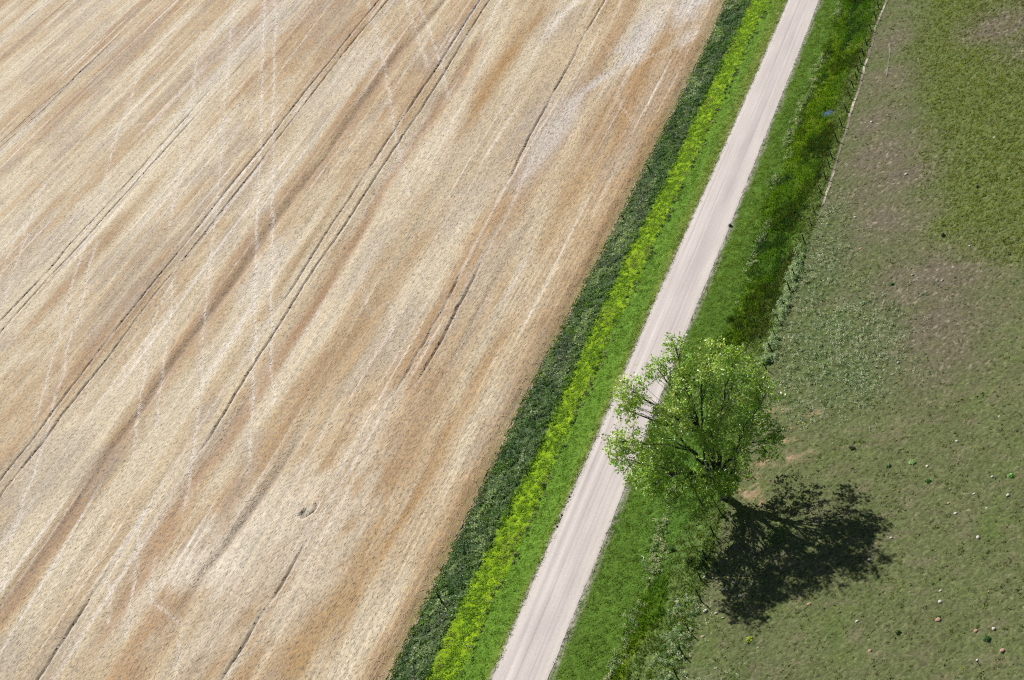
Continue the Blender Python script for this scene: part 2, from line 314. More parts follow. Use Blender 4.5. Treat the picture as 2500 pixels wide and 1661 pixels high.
def build_field():
    xs = -axis(15.2, 330, .19, .34)[::-1]; ys = axis(-46, 330, .34, .6)
    X, Y = np.meshgrid(xs, ys, indexing='ij')
    # seen wedge of the field with a wide margin
    keep = (X < f_field(Y) - .15 + .5 * (fbm(Y / 3, Y * 0, 5) - .5)) & (Y > -23 + (-79 - X) * (326 / 227.) - 26) & (Y < 147 + (-16 - X) * (156 / 290.) + 22)
    sh = np.interp(X, SHX, SHS); xs_ = X - sh * (Y - 70) + 1.0 * (vn(Y / 45, X / 60, 3) - .5)
    wob = .35 * (vn(Y / 9, X / 15, 4) - .5)
    big = fbm(xs_ / 26, Y / 70, 10, 3)
    s1 = fbm(xs_ / 6.5, Y / 120, 12, 3); s2 = fbm((xs_ + wob) / 1.7, Y / 45, 16, 3); s3 = vn((xs_ + wob) / .62, Y / 26, 20)
    s4 = vn((xs_ + wob) / .38, Y / 18, 21)
    blob = fbm(X / 3.5, Y / 6, 24, 3)
    pale = lin(216, 202, 174); straw = lin(199, 177, 142); tan = lin(182, 151, 112); gold = lin(178, 147, 104); grey = lin(176, 161, 143); white = lin(236, 227, 215); brown = lin(172, 143, 112)
    near = ss(-62, -40, X)
    t = .55 * big + 1.10 * s1 + .30 * s2 + .30 * blob
    t = (t - 1.125) / .22          # roughly -1..1
    C = lerp(lerp(np.broadcast_to(straw, X.shape + (3,)), tan, np.clip(t, 0, 1.) * .9), pale, np.clip(-t, 0, 1.) * .9); C = lerp(C, brown, np.clip((t - .75) / 1.2, 0, 1) * ss(-50, -75, X) * .9)
    g = ss(.52, .68, fbm(xs_ / 9, Y / 55, 30, 3)) * ss(-75, -45, X) * .4
    C = lerp(C, gold, g)
    gr = ss(.56, .7, fbm(xs_ / 7, Y / 22, 34, 3)) * .45
    C = lerp(C, grey, gr)
    for bx, by, rx, ry, cc, k in BLEACH:
        d = np.sqrt(((X - bx) / rx) ** 2 + ((Y - by) / ry) ** 2) + 1.1 * (fbm(X / 2.5, Y / 5, 66, 4) - .5) + .5 * (fbm(xs_ / .8, Y / 8, 67, 2) - .5)
        C = lerp(C, cc, (1 - ss(.35, 1.15, d)) * k)
    # thin pale drill and wheel lines along the rows
    ln = ss(.80, .93, vn((xs_ + wob * .6) / .75, Y / 55, 40)); C = lerp(C, white, ln * (.4 + .45 * vn(X / 20, Y / 30, 41)))
    xq = xs_ + .075 * (Y - 70); ln = ss(.84, .95, vn(xq / .8, Y / 70, 48)) * ss(-45, -75, X); C = lerp(C, white, ln * (.15 + .6 * ss(.35, .7, vn(X / 25, Y / 35, 49))))
    xq = xs_ - .05 * (Y - 70); ln = ss(.86, .96, vn(xq / .7, Y / 60, 148)) * ss(-45, -75, X); C = lerp(C, white, ln * (.1 + .55 * ss(.35, .7, vn(X / 25, Y / 35, 149))))
    ln = ss(.84, .95, vn((xs_ + wob * .6) / .5, Y / 40, 150)); C = lerp(C, white, ln * .6 * ss(.3, .7, vn(X / 9, Y / 25, 151)))
    dk = ss(.83, .95, vn((xs_ + wob * .6) / .9, Y / 40, 44)); C = C * (1 - .10 * dk)[..., None]
    # straight combed rows of the headland beside the verge
    rows = .5 + .5 * np.sin((X - f_field(Y)) * 2 * np.pi / .92 + 2.5 * vn(X / 2, Y / 40, 46))
    C = C * (1 + ss(-40, -28, X) * (rows - .5) * .20)[..., None]
    C = C * (1 + .16 * (s3 - .5) + .14 * (s4 - .5) + .16 * (fbm(X / .9, Y / 1.3, 68, 3) - .5) * (.5 + near))[..., None]
    Z = CROP + .45 * (s1 - .5) * (1 - .5 * near) + .10 * (s2 - .5)
    sinkband = np.zeros(X.shape)
    def band(name, hw, colr, k, dip=0., noise=.6):
        pts = BANDS[name]; xf = ipl(pts); y0 = min(p[1] for p in pts); y1 = max(p[1] for p in pts)
        h = hw * (.65 + .7 * vn(Y / 17, X * 0, hash_(name)))
        d = np.abs(X - xf(Y) - .8 * (vn(Y / 12, X * 0 + 3, hash_(name)) - .5)) / h
        a = np.exp(-d ** 2 * 1.3) * ss(y0 - 14, y0 + 6, Y) * (1 - ss(y1 - 6, y1 + 14, Y))
        n = np.clip(1 - noise + noise * 2 * fbm(xs_ / 1.5, Y / 9, hash_(name) + 3, 3), 0, 1.3)
        return np.clip(a * n * k, 0, 1), colr, a * dip
    for nm, hw, cc, k, dip in (('B1', 1.5, lin(158, 132, 104), .75, .34), ('B2', 2.0, lin(176, 141, 104), .75, .22), ('B3', 1.3, lin(170, 150, 126), .7, .3), ('B4', 1.1, lin(172, 150, 124), .55, .2),
                               ('G1', 3.0, lin(178, 142, 92), .8, .05), ('G2', 2.6, lin(178, 148, 106), .65, .05), ('G3', 1.5, lin(178, 142, 92), .8, .1), ('G4', 2.4, lin(180, 146, 98), .7, .05),
                               ('G5', 1.8, lin(178, 142, 94), .75, .05), ('G6', 2.6, lin(178, 146, 98), .75, .08), ('G7', 2.0, lin(178, 148, 106), .65, .05),
                               ('W1', 3.2, lin(212, 203, 192), .8, .12), ('W2', 1.4, white, .85, .1)):
        a, cc, dz = band(nm, hw, cc, k, dip); C = lerp(C, cc, a); Z -= dz  # B bands: shade of the dips is also put into their colour
    # pale winding animal and wheel trails
    for nm, pts in TRAILS.items():
        if nm == 'HOOK': continue
        D, T = poly_dist(X + .7 * (fbm(X / 3, Y / 5, 50, 3) - .5), Y, smooth(pts), 2.5)
        k = {'P1': .95, 'P2': .85, 'P3': .9, 'P6': .85, 'P7': .85, 'P9': .7, 'P9b': .7, 'P12': .6, 'P14': .25, 'P10': .35, 'P15': .35}.get(nm, .75)
        wd = {'P14': .7, 'P3': .17, 'P15': .17}.get(nm, .2)
        a = np.exp(-(D / wd) ** 2) * k * np.clip(.1 + 1.7 * fbm(X / 1.2, Y / 3, 52, 3), 0, 1)
        a = a + .22 * k * np.exp(-(D / 1.2) ** 2) * fbm(X / .8, Y / 3, 55, 2)
        C = lerp(C, white, np.clip(a, 0, .9)); Z -= .12 * np.clip(a, 0, 1)
    # sprayer tramlines: bare dark ruts between the standing straw
    P = {'TA1': lambda y: .9 - .5 * ss(150, 175, y), 'TA2': lambda y: .9 - .6 * ss(140, 165, y), 'TB1': lambda y: .9 - .1 * ss(100, 190, y), 'TB2': lambda y: .85 - .2 * ss(50, 90, y) * (1 - ss(95, 125, y)),
         'TC1': lambda y: .95 - .93 * ss(-12, 0, y) * (1 - ss(56, 75, y)) - .35 * ss(70, 90, y) * (1 - ss(120, 150, y)), 'TC2': lambda y: 1. - .98 * (1 - ss(20, 30, y)),
         'TD1': lambda y: .62 - .75 * ss(56, 64, y) * (1 - ss(86, 95, y)) - .6 * ss(-9, 2, y) * (1 - ss(26, 38, y)), 'TD2': lambda y: (.6 - .5 * ss(56, 64, y)) * ss(28, 38, y) * (1 - ss(100, 150, y) * .4),
         'TF1': lambda y: .55 + 0 * y, 'TF2': lambda y: .5 + 0 * y, 'TG': lambda y: .6 + 0 * y}
    for nm, pts in RUTS.items():
        xf = ipl(pts); y0 = min(p[1] for p in pts); y1 = max(p[1] for p in pts); h = hash_(nm)
        ends = ss(y0 - 8, y0 + 2, Y) * (1 - ss(y1 - 2, y1 + (12 if nm[1] in 'DF' else 60), Y))
        if y0 < -15: ends = 1 - ss(y1 - 2, y1 + 60, Y)
        d = np.abs(X - xf(Y) - .16 * (vn(Y / 1.8, X * 0, h) - .5))
        st = P[nm](Y) * ends * np.clip(-.05 + 1.9 * fbm(Y / 7, X * 0, h + 1, 4), 0, 1.1)
        core = (1 - ss(.10, .30, d)) * np.clip(st * 1.25, 0, 1)
        lightcore = np.exp(-(d / .3) ** 2) * ends * (1 - np.clip(st, 0, 1)) * .55
        C = lerp(C, white, lightcore)
        C = lerp(C, lin(92, 78, 68), core * .96)
        rim = np.exp(-((X - xf(Y) - .5) / .2) ** 2) * np.clip(st, 0, 1) * .5; C = lerp(C, white, rim)
        Z = Z * (1 - core * .8); STRAW['rut'] = np.maximum(STRAW.get('rut', 0 * X), core)
    # a small hooked wheel mark
    D, T = poly_dist(X, Y, smooth(TRAILS['HOOK']), 2.0)
    a = 1 - ss(.12, .36, D); C = lerp(C, lin(112, 102, 90), a * (.95 - .5 * ss(.1, .5, T))); Z = Z * (1 - .5 * a)
    a = np.exp(-((D - .42) / .16) ** 2) * .5; C = lerp(C, white, a)
    # standing straw: every vertex its own height, so the sun draws the grain
    jz = rng.normal(0, 1, X.shape)
    amp = .012 + .008 * vn(X / 6, Y / 14, 60)
    Z = Z + jz * amp
    C0 = C.copy(); C = C * np.clip(1 + .08 * jz, .5, 1.6)[..., None]
    C[..., 2] *= .97 + .06 * rng.random(X.shape)
    edge = ss(-2.0, .2, X - f_field(Y) + .8 * (fbm(X / .8, Y / 1.2, 62, 2) - .5)); C = lerp(C, lin(186, 152, 104), ss(-4, -.8, X - f_field(Y)) * .55); C = lerp(C, lin(120, 126, 66), edge * .75)
    Z = Z * (1 - .85 * ss(-2.6, -.1, X - f_field(Y) + .8 * (fbm(X / 2, Y / 2.5, 64, 2) - .5)))
    me = grid_mesh("field", X, Y, np.maximum(Z, .03), keep, C, True)
    STRAW.update(xs=xs, ys=ys, C=C0, Z=Z)
    tag(link("field", me, surf_mat("ripe_straw", .16, 9, (1, .5, 1), .15, .03, .9, .12, scale2=.5, grain2=.03)), kind="structure")
STRAW = {}
import zlib
def hash_(s): return 100 + zlib.crc32(s.encode()) % 300
build_field()

# ------------------------------------------------------------------ verges, ditches and pasture ground
PAST_GREEN = ipl([(25.5, 150), (24.5, 118), (26.2, 96), (30.4, 75), (29.7, 68), (33.3, 57), (35.5, 46), (39, 40), (60, 33), (70, 20)])
def pasture_masks(x, y):
    lush = ss(-3.5, 3.5, x - PAST_GREEN(y) + 6 * (fbm(np.asarray(x) / 6, np.asarray(y) / 6, 70, 3) - .5))
    bare = np.zeros(np.shape(x))
    for bx, by, r, k in ((22, 84, 5, .8), (25, 73, 6, 1), (28.5, 66, 5, .9), (23, 62, 6, .6), (28, 54, 6, .8), (23, 48, 5, .4), (35, 37, 8, .9), (37, 26, 8, .8), (40, 20, 7, .6), (22, 97, 5, .7), (20, 112, 4, .8), (38, 108, 6, .8), (44, 100, 6, .7)):
        bare = np.maximum(bare, k * np.exp(-((x - bx) ** 2 + (y - by) ** 2) / r ** 2))
    bare = np.clip(bare * (.45 + 1.1 * fbm(np.asarray(x) / 3, np.asarray(y) / 3, 74, 3)), 0, 1)
    return lush * (1 - .8 * bare), bare
def sage_mask(x, y):
    """silvery brush in the pasture beside the fence"""
    s = 0
    for bx, by, rx, ry, k in ((20, 42, 3.5, 12, .8), (24, 28, 7, 8, 1), (28, 20, 5.5, 7, 1), (22, 20, 4, 8, .7), (30, 27, 4, 5, .8), (19.5, 58, 2, 6, .5), (26, 15, 5, 3.5, .7), (15, -24, 3, 7, .8), (20, -33, 4, 4, .6)):
        s = np.maximum(s, k * np.exp(-((x - bx) / rx) ** 2 - ((y - by) / ry) ** 2))
    return s
def build_ground():
    xs = np.arange(-18.6, 76, .2); ys = axis(-56, 165, .22, .3)
    X, Y = np.meshgrid(xs, ys, indexing='ij')
    keep = (X < 41 + (115 - Y) * .081 + 16) & (Y < 147 - (X + 16) * .56 + 16) & (Y > -52)
    n1 = fbm(X / 2.2, Y / 3, 110, 4); n2 = fbm(X / .7, Y / .9, 114, 3); n3 = fbm(X / 7, Y / 14, 118, 3); wv = 1.1 * (fbm(X / 2, Y / 4, 122, 3) - .5)
    soil = lin(112, 98, 80)
    dark = lerp(np.broadcast_to(lin(56, 86, 48), X.shape + (3,)), lin(84, 110, 76), n1)
    bright = lerp(np.broadcast_to(lin(112, 158, 22), X.shape + (3,)), lin(140, 182, 30), n1)
    mid = lerp(np.broadcast_to(lin(76, 122, 40), X.shape + (3,)), lin(104, 148, 52), n1 * .6 + n3 * .4)
    mid = lerp(mid, lin(112, 128, 62), ss(-5.6, -3.6, X) * .7 * (.4 + n2))
    C = dark
    C = lerp(C, bright, ss(-.35, .35, X - f_dark(Y) + wv))
    C = lerp(C, mid, ss(-.35, .35, X - f_bright(Y) + wv))
    mown = lerp(np.broadcast_to(lin(66, 106, 32), X.shape + (3,)), lin(92, 132, 46), n1 * .5 + n2 * .5)
    strp = vn(X / .5 + .3 * vn(Y / 12, X * 0, 130), Y / 30, 131)
    mown = mown * (.88 + .24 * strp)[..., None]
    low = 1 - ss(-18, 12, Y); mown = lerp(mown, lin(84, 122, 46), low * .6)
    C = lerp(C, mown, ss(0, .3, X - 1))
    C = C * np.array([1.25, 1.05, .95]); dl = f_rr(Y) + .62
    a = np.exp(-((X - dl + .3 * (vn(Y / 3, X * 0, 133) - .5)) / .15) ** 2) * ss(.3, .55, vn(Y / 4, X * 0, 134) * .6 + .4 * vn(Y, X * 0, 135)); C = lerp(C, lin(170, 160, 144), a * .7)
    a = np.exp(-((X - dl - .42) / .3) ** 2); C = lerp(C, lin(98, 112, 60), a * .5 * n2)
    # gravel shoulders
    a = (1 - ss(.05, .55, np.minimum(np.abs(X - f_rl(Y)), np.abs(X - f_rr(Y))) - .5 * (n2 - .5))); C = lerp(C, lin(184, 176, 168), a * .8)
    marsh = lerp(lerp(np.broadcast_to(lin(82, 114, 30), X.shape + (3,)), lin(114, 136, 24), ss(.35, .7, n3)), lin(50, 72, 36), ss(.55, .75, fbm(X / 4, Y / 9, 140, 3)))
    mo = 3 * (fbm(X / 3, Y / 5, 144, 3) - .5)
    C = lerp(C, marsh, ss(-.8, .8, X - f_mown(Y) + mo) * np.clip(ss(20, 34, Y) + (1 - ss(-16, -12, Y)), 0, 1))
    side = lerp(np.broadcast_to(lin(84, 118, 52), X.shape + (3,)), lin(112, 132, 82), n1)
    side = side * np.array([1.15, 1.05, .95]); C = lerp(C, side, ss(-.8, .8, X - f_marsh(Y) + mo))
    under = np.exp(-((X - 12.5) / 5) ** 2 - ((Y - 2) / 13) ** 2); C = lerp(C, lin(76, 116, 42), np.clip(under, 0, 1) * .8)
    # pasture
    lush, bare = pasture_masks(X, Y)
    past = lerp(np.broadcast_to(lin(88, 99, 60), X.shape + (3,)), lin(110, 116, 80), n1 * .55 + n3 * .45)
    past = lerp(past, lin(92, 116, 48), ss(.55, .75, fbm(X / 4, Y / 4, 150, 4)) * .3)
    past = lerp(past, lin(116, 112, 88), ss(.57, .72, fbm(X / 2.4, Y / 1.6, 152, 4)) * .55)
    past = lerp(past, lin(100, 114, 58), lush * .85)
    past = lerp(past, lin(110, 103, 88), np.clip(bare * 1.1, 0, 1))
    past = lerp(past, lin(184, 172, 154), ss(.68, .80, fbm(X / .42, Y / .5, 160, 2)) * (.12 + .5 * bare))
    for bx, by, rx, ry in ((20, 13.6, 1.3, .8), (25, 12.2, .9, .6), (23, 9.6, .8, .6), (22.5, 7.6, 1, .7), (23.2, 4, 2.0, .8), (20, -1.6, 1.2, 1.4), (21.2, -3.4, .8, .8), (25.4, 4.7, .8, .5), (20.6, 4, 1.2, .7), (19, .5, 1.2, 1.2), (21, .8, 1, .6)):
        a = np.exp(-((X - bx) / rx) ** 2 - ((Y - by) / ry) ** 2) * (.3 + 1.2 * n2); past = lerp(past, lin(172, 148, 122), np.clip(a * ss(.35, .6, fbm(X / .7, Y / .7, 165, 3)), 0, .75))
    past = lerp(past, lin(84, 106, 62), np.clip(sage_mask(X, Y), 0, 1) * .6) * np.array([1.14, 1.12, 1.06])
    C = lerp(C, past, ss(-.5, .5, X - f_fence(Y) - .3 + .6 * (n1 - .5)))
    Z = gz(X, Y)
    jz = rng.normal(0, 1, X.shape)
    rough = .012 + .026 * ss(-.5, .5, X - f_fence(Y)) + .035 * lush * ss(0, 1, X - f_fence(Y)) + .02 * (X < -8) + .025 * ((X > f_mown(Y)) & (X < f_fence(Y)))
    Z = Z + jz * rough + .10 * lush * ss(0, 1, X - f_fence(Y)) * (fbm(X / .6, Y / .6, 170, 2) - .5)
    inroad = (X > f_rl(Y)) & (X < f_rr(Y)); Z = np.where(inroad, Z - .03, Z)
    pond = np.exp(-((X - 13.2) / 1.5) ** 2 - ((Y - 91) / 1.5) ** 2); Z = Z - .25 * pond; C = lerp(C, lin(46, 56, 40), np.clip(pond * 1.2, 0, 1))
    C = C * np.clip(1 + .15 * jz, .5, 1.6)[..., None]
    me = grid_mesh("ground", X, Y, Z, keep, C, True)
    tag(link("ground", me, surf_mat("turf", .38, 3.5, (1, 1, 1), .5, .10, .95, .08, scale2=1.1, grain2=.12)), kind="structure")
build_ground()

def build_road():
    u = np.linspace(0, 1, 90); ys = np.arange(-70, 185, .4)
    U, Y = np.meshgrid(u, ys, indexing='ij')
    xl = f_rl(Y) + .32 * (fbm(Y / 1.3, Y * 0, 180, 3) - .5); xr = f_rr(Y) + .26 * (fbm(Y / 1.5, Y * 0, 181, 3) - .5)
    X = xl + (xr - xl) * U
    s = fbm(X / .55, Y / 60, 184, 3); s2 = vn(X / .22, Y / 30, 188); b = fbm(X / 1.5, Y / 7, 190, 3)
    C = lerp(np.broadcast_to(lin(205, 194, 190), X.shape + (3,)), lin(220, 211, 205), s)
    ctr = (f_rl(Y) + f_rr(Y)) / 2
    for dx, wd, k in ((-2.35, .12, .15), (-1.9, .35, .08), (-.55, .10, .19), (-.1, .35, .08), (1.1, .10, .14), (1.6, .3, .06), (2.5, .2, .09)):
        d = X - ctr - dx - .25 * (vn(Y / 18, X * 0, 194) - .5)
        C = C * (1 - k * np.exp(-(d / wd) ** 2) * np.clip(.3 + 1.3 * vn(Y / 9, X * 0 + dx * 3, 195), 0, 1.2))[..., None]
    C = lerp(C, lin(226, 218, 206), np.exp(-((U - .9) / .07) ** 2) * .5 + np.exp(-((U - .07) / .05) ** 2) * .35)
    C = C * (1 + .10 * (s2 - .5) + .20 * (b - .5) + .12 * (s - .5))[..., None]
    C = lerp(C, lin(160, 148, 128), np.clip((1 - ss(.0, .035, U)) + ss(.975, 1, U), 0, 1) * .5 * fbm(Y / .8, X, 198, 2)[...])
    Z = gz(X, Y) + .012 + .03 * np.sin(np.pi * U) - .014 * (np.exp(-((X - ctr + .55) / .25) ** 2) + np.exp(-((X - ctr + 2.35) / .25) ** 2) + np.exp(-((X - ctr - 1.1) / .3) ** 2))
    Z = Z + rng.normal(0, .0035, X.shape)
    me = grid_mesh("road", X, Y, Z, np.ones(X.shape, bool), C, True)
    tag(link("road", me, surf_mat("gravel", .09, 5.0, (1, .5, 1), .25, .03, .95, .1, scale2=14, grain2=.05)), kind="structure")
build_road()

def build_path(name, pts, w0):
    pts = sorted(pts, key=lambda p: p[1]); xf = ipl(pts); y = np.arange(pts[0][1], pts[-1][1], .25)
    c = xf(y) + .25 * (fbm(y / 2.5, y * 0, 200, 3) - .5)
    h = w0 * (.55 + .9 * fbm(y / 2.0, y * 0, 203, 3)) * np.clip(np.minimum(y - y[0], y[-1] - y) / 2 + .15, .15, 1)
    U, Y = np.meshgrid(np.linspace(-1, 1, 5), y, indexing='ij'); X = c[None] + U * h[None]
    C = lerp(np.broadcast_to(lin(150, 138, 124), X.shape + (3,)), lin(216, 206, 186), ss(.48, .7, fbm(Y / 5, X, 206, 3)))
    C = lerp(C, lin(128, 118, 104), .7 * ss(.45, .65, fbm(Y / 7, X / 3, 209, 3))) * (1 + rng.normal(0, .08, X.shape))[..., None]
    Z = gz(X, Y) + .05 - .012 * np.abs(U)
    tag(link(name, grid_mesh(name, X, Y, Z, np.ones(X.shape, bool), C), surf_mat(name, .25, 4, (1, 1, 1), .2, .03)), kind="structure")
build_path("path", [(17.5, 150), (17.3, 135), (17.25, 128.6), (16.95, 121), (16.8, 118), (17.25, 110.9), (17.05, 103.9), (17.4, 98), (17.35, 93.8), (17.15, 88.8), (17.45, 83.8), (17.35, 78.6), (17.5, 72.2), (17.6, 67.2), (17.5, 61)], .2)
build_path("path", [(20.2, 112), (20.98, 104.7), (21.5, 98)], .12)

def build_pond():
    m, t, b = new_mat("pond_water"); b.inputs["Base Color"].default_value = (.05, .10, .22, 1); b.inputs["Roughness"].default_value = .06; b.inputs["Specular IOR Level"].default_value = 1.0  # blue base colour helps stand in for the reflected sky
    b.inputs["IOR"].default_value = 1.9
    n = 28; a = np.linspace(0, 2 * np.pi, n, endpoint=False); r = .95 + .25 * vn(np.cos(a) * 2 + 5, np.sin(a) * 2 + 5, 7)
    V = np.stack([13.2 + np.cos(a) * r * 1.0, 91.0 + np.sin(a) * r * .9, np.full(n, -.44)], 1)
    V = np.concatenate([V, [[13.2, 91, -.44]]]); F = np.array([[i, (i + 1) % n, n] for i in range(n)])
    tag(link("water", np_mesh("water", V, F), m), kind="structure")
build_pond()

# ------------------------------------------------------------------ uncountable vegetation
LEAF = leaf_mat("weed_leaves", .42, .3, .5)
GRASS = leaf_mat("grass_blades", .42, .15, .6)
def pts3(x, y, dz=0.): return np.stack([x, y, gz(x, y) + dz], 1)
def pick(n, *cs):
    k = rng.integers(0, len(cs), n); return np.array(cs)[k]
def stuff(name, parts, mat, label, cat, gain=(1, 1, 1)):
    V, F, C = parts; C = C * np.array(gain)
    tag(link(name, np_mesh(name, V, F, C), mat), label, cat, None, "stuff")

def tall_weeds():
    x, y = scatter(-18, -10, -50, 160, 3.4)
    m = (x > f_field(y) - .25 + .5 * (rng.random(len(x)) - .5)) & (x < f_dark(y) + .2 + .9 * (fbm(x / 2, y / 4, 122, 3) - .5)); x, y = x[m], y[m]
    silver = ss(.44, .58, fbm(x / 2.2, y / 6, 300, 3)) * ss(-16.9, -16, x) * (1 - ss(-12.8, -12, x))
    grn = fbm(x / 1.6, y / 3, 304, 3)
    C = lerp(lerp(np.broadcast_to(lin(56, 86, 50), (len(x), 3)), lin(76, 106, 54), ss(.45, .65, grn)), lin(128, 148, 120), silver * .85 * (rng.random(len(x)) < .8))
    C = lerp(C, lin(76, 88, 80), ss(.55, .7, fbm(x / 1.5, y / 4, 308, 3)) * .7)
    edge = 1 - ss(.0, 1.0, x - f_field(y)); C = lerp(C, lin(98, 118, 58), edge * .6)
    C = lerp(C, lin(70, 104, 44), ss(-1.2, 0, x - f_dark(y)) * .6)
    C = C * (1 + rng.normal(0, .16, (len(x), 1)))
    hgt = (.22 + .36 * fbm(x / 1.2, y / 1.6, 310, 2)) * (1 - .4 * edge)
    a = domes(pts3(x, y), 17, .46, hgt, .115, C, .9, .25)
    b = blades(pts3(x, y), 7, .4, hgt * 1.15, .045, C * 1.05, .4, .25)
    stuff("tall_weeds", join(a, b), LEAF, "dark green and silvery weeds along the field edge", "weeds", (2.5, 2.2, 1.95))
def lush_grass():
    x, y = scatter(-13.5, -5, -50, 160, 5.0)
    wv = 1.1 * (fbm(x / 2, y / 4, 122, 3) - .5)
    m = (x > f_dark(y) - wv + .1) & (x < f_bright(y) - wv - .05)
    hole = ss(.57, .66, fbm(x / .9, y / 2.2, 320, 3)) * (.25 + .75 * (1 - ss(-26, 20, y) * .6) * (1 - ss(2, 12, np.abs(y - 0)) * .6)); m &= rng.random(len(x)) > hole * .7
    x, y = x[m], y[m]
    C = lerp(np.broadcast_to(lin(120, 168, 20), (len(x), 3)), lin(152, 194, 28), fbm(x / 1.2, y / 2.2, 324, 3)) * (1 + rng.normal(0, .08, (len(x), 1)))
    C = lerp(C, lin(150, 164, 50), ss(.58, .72, fbm(x / 2, y / 7, 328, 3)) * .6)
    a = domes(pts3(x, y), 16, .40, .13, .09, C, 2.0, .12)
    b = blades(pts3(x, y), 8, .34, .2, .05, C, .9, .15)
    stuff("lush_grass", join(a, b), GRASS, "bright yellow green leafy growth in the ditch left of the road", "grass", (1.25, 1.1, 2.8))
def verge_grass():
    x, y = scatter(-10, -2, -50, 160, 5)
    wv = 1.1 * (fbm(x / 2, y / 4, 122, 3) - .5)
    m = (x > f_bright(y) - wv) & (x < f_rl(y) + .12); x, y = x[m], y[m]
    n3 = fbm(x / 1.2, y / 5, 330, 3)
    C = lerp(np.broadcast_to(lin(74, 124, 40), (len(x), 3)), lin(108, 156, 52), n3) * (1 + rng.normal(0, .14, (len(x), 1)))
    C = lerp(C, lin(150, 160, 110), ((rng.random(len(x)) < .035) * .8))
    C = lerp(C, lin(100, 122, 62), ss(-.9, .1, x - f_rl(y)) * .6)
    a = blades(pts3(x, y), 9, .33, .11, .055, C, 1.3, .2)
    # darker weed clumps left standing along the lush strip
    k = rng.random(260); yk = rng.uniform(-48, 150, 260); xk = f_bright(yk) + rng.normal(.15, .35, 260)
    b = domes(pts3(xk, yk), 30, rng.uniform(.2, .45, 260), rng.uniform(.2, .5, 260), .09, 1.3 * pick(260, lin(54, 88, 50), lin(66, 100, 60), lin(120, 140, 118)), .6, .3)
    # tufts creeping on to the gravel
    yk = rng.uniform(-60, 165, 700); side = rng.random(700) < .5
    xk = np.where(side, f_rl(yk) + rng.normal(-.05, .14, 700), f_rr(yk) + rng.normal(.12, .13, 700))
    c = blades(pts3(xk, yk), 12, rng.uniform(.1, .3, 700), .07, .04, pick(700, lin(62, 104, 50), lin(84, 118, 64), lin(50, 84, 48)), .9, .25)
    stuff("verge_grass", join(a, b, c), GRASS, "mown green grass on the slope left of the road", "grass", (1.95, 1.35, 1.15))
def ditch_grass():
    x, y = scatter(3, 18.4, -52, 160, 6)
    m = (x > f_rr(y) + .1) & (x < f_fence(y) + .4); x, y = x[m], y[m]
    mo = 3 * (fbm(x / 3, y / 5, 144, 3) - .5)
    wet = ss(-.8, .8, x - f_mown(y) + mo) * (1 - ss(-.6, .6, x - f_marsh(y) + mo)) * np.clip(ss(22, 34, y) + (1 - ss(-16, -12, y)), 0, 1)
    sidem = ss(-.6, .6, x - f_marsh(y) + mo)
    strp = vn(x / .55, y / 30, 131)
    C = lerp(np.broadcast_to(lin(72, 108, 30), (len(x), 3)), lin(116, 148, 52), np.clip(fbm(x / 1.5, y / 2.5, 340, 3) * .6 + (strp - .3) * .8, 0, 1))
    n3 = fbm(x / 7, y / 14, 118, 3)
    mc = lerp(lerp(np.broadcast_to(lin(98, 138, 40), (len(x), 3)), lin(114, 148, 34), ss(.4, .65, .5 * n3 + .5 * fbm(x / 2, y / 4, 342, 3))), lin(60, 94, 44), ss(.52, .7, fbm(x / 2.5, y / 6, 140, 3)))
    C = lerp(C, mc * np.array([.84, 1.03, 1.1]), wet); C = lerp(C, lin(104, 132, 74), sidem * .8)
    C = lerp(C, lin(92, 128, 56), (1 - ss(-18, 12, y)) * .5 * (1 - wet))
    C = C * (1 + rng.normal(0, .16, (len(x), 1)))
    gap = (np.hypot((x - 13.2) / 1.05, (y - 91) / 1.0) < 1) | ((x < f_rr(y) + .95) & (rng.random(len(x)) < .55)); keep = ~gap
    x, y, C, wet, sidem = x[keep], y[keep], C[keep], wet[keep], sidem[keep]
    h = .12 + .45 * wet * (.5 + fbm(x / 2, y / 3, 344, 2)) + .22 * sidem
    a = blades(pts3(x, y), 9, .32, h, .045, C, .7, .25)
    # pale stemmed willow weeds in a broken line between mown slope and wet ditch, and tussocks by the fence
    n = 3000; yk = rng.uniform(-50, 150, n); xk = f_mown(yk) + rng.normal(.1, .55, n) + 1.2 * (fbm(yk / 6, yk * 0, 348, 3) - .5)
    k = rng.random(n) < ss(.46, .62, fbm(yk / 5, xk / 2, 350, 3)); xk, yk = xk[k], yk[k]
    b = domes(pts3(xk, yk), 20, .36, rng.uniform(.3, .7, len(xk)), .085, 1.7 * pick(len(xk), lin(120, 150, 106), lin(158, 174, 148), lin(92, 128, 76)), .5, .3)
    n = 2600; yk = rng.uniform(-52, 150, n); xk = f_fence(yk) - rng.random(n) ** 1.5 * 3.2
    k = rng.random(n) < .25 + .75 * ss(.45, .6, fbm(xk / 1.5, yk / 3, 354, 3)); xk, yk = xk[k], yk[k]
    c = domes(pts3(xk, yk), 14, .28, rng.uniform(.2, .5, len(xk)), .08, 1.5 * pick(len(xk), lin(102, 134, 78), lin(140, 150, 116), lin(86, 124, 58), lin(110, 136, 60)), .5, .3)
    # reddish brown and dark sedge in the wet bottom
    n = 2600; yk = rng.uniform(30, 140, n); xk = rng.uniform(9, 15.5, n)
    k = (fbm(xk / 4, yk / 9, 140, 3) > .56) & (np.hypot(xk - 13.2, yk - 91) > 1.2); xk, yk = xk[k], yk[k]
    d = blades(pts3(xk, yk), 16, .3, .7, .045, pick(len(xk), lin(48, 78, 36), lin(66, 100, 40), lin(84, 98, 48)), .5, .25)
    stuff("ditch_grass", join(a, b, c, d), GRASS, "green and olive grass filling the ditch between the road and the wire fence", "grass", (1.34, 1.08, 1.05))
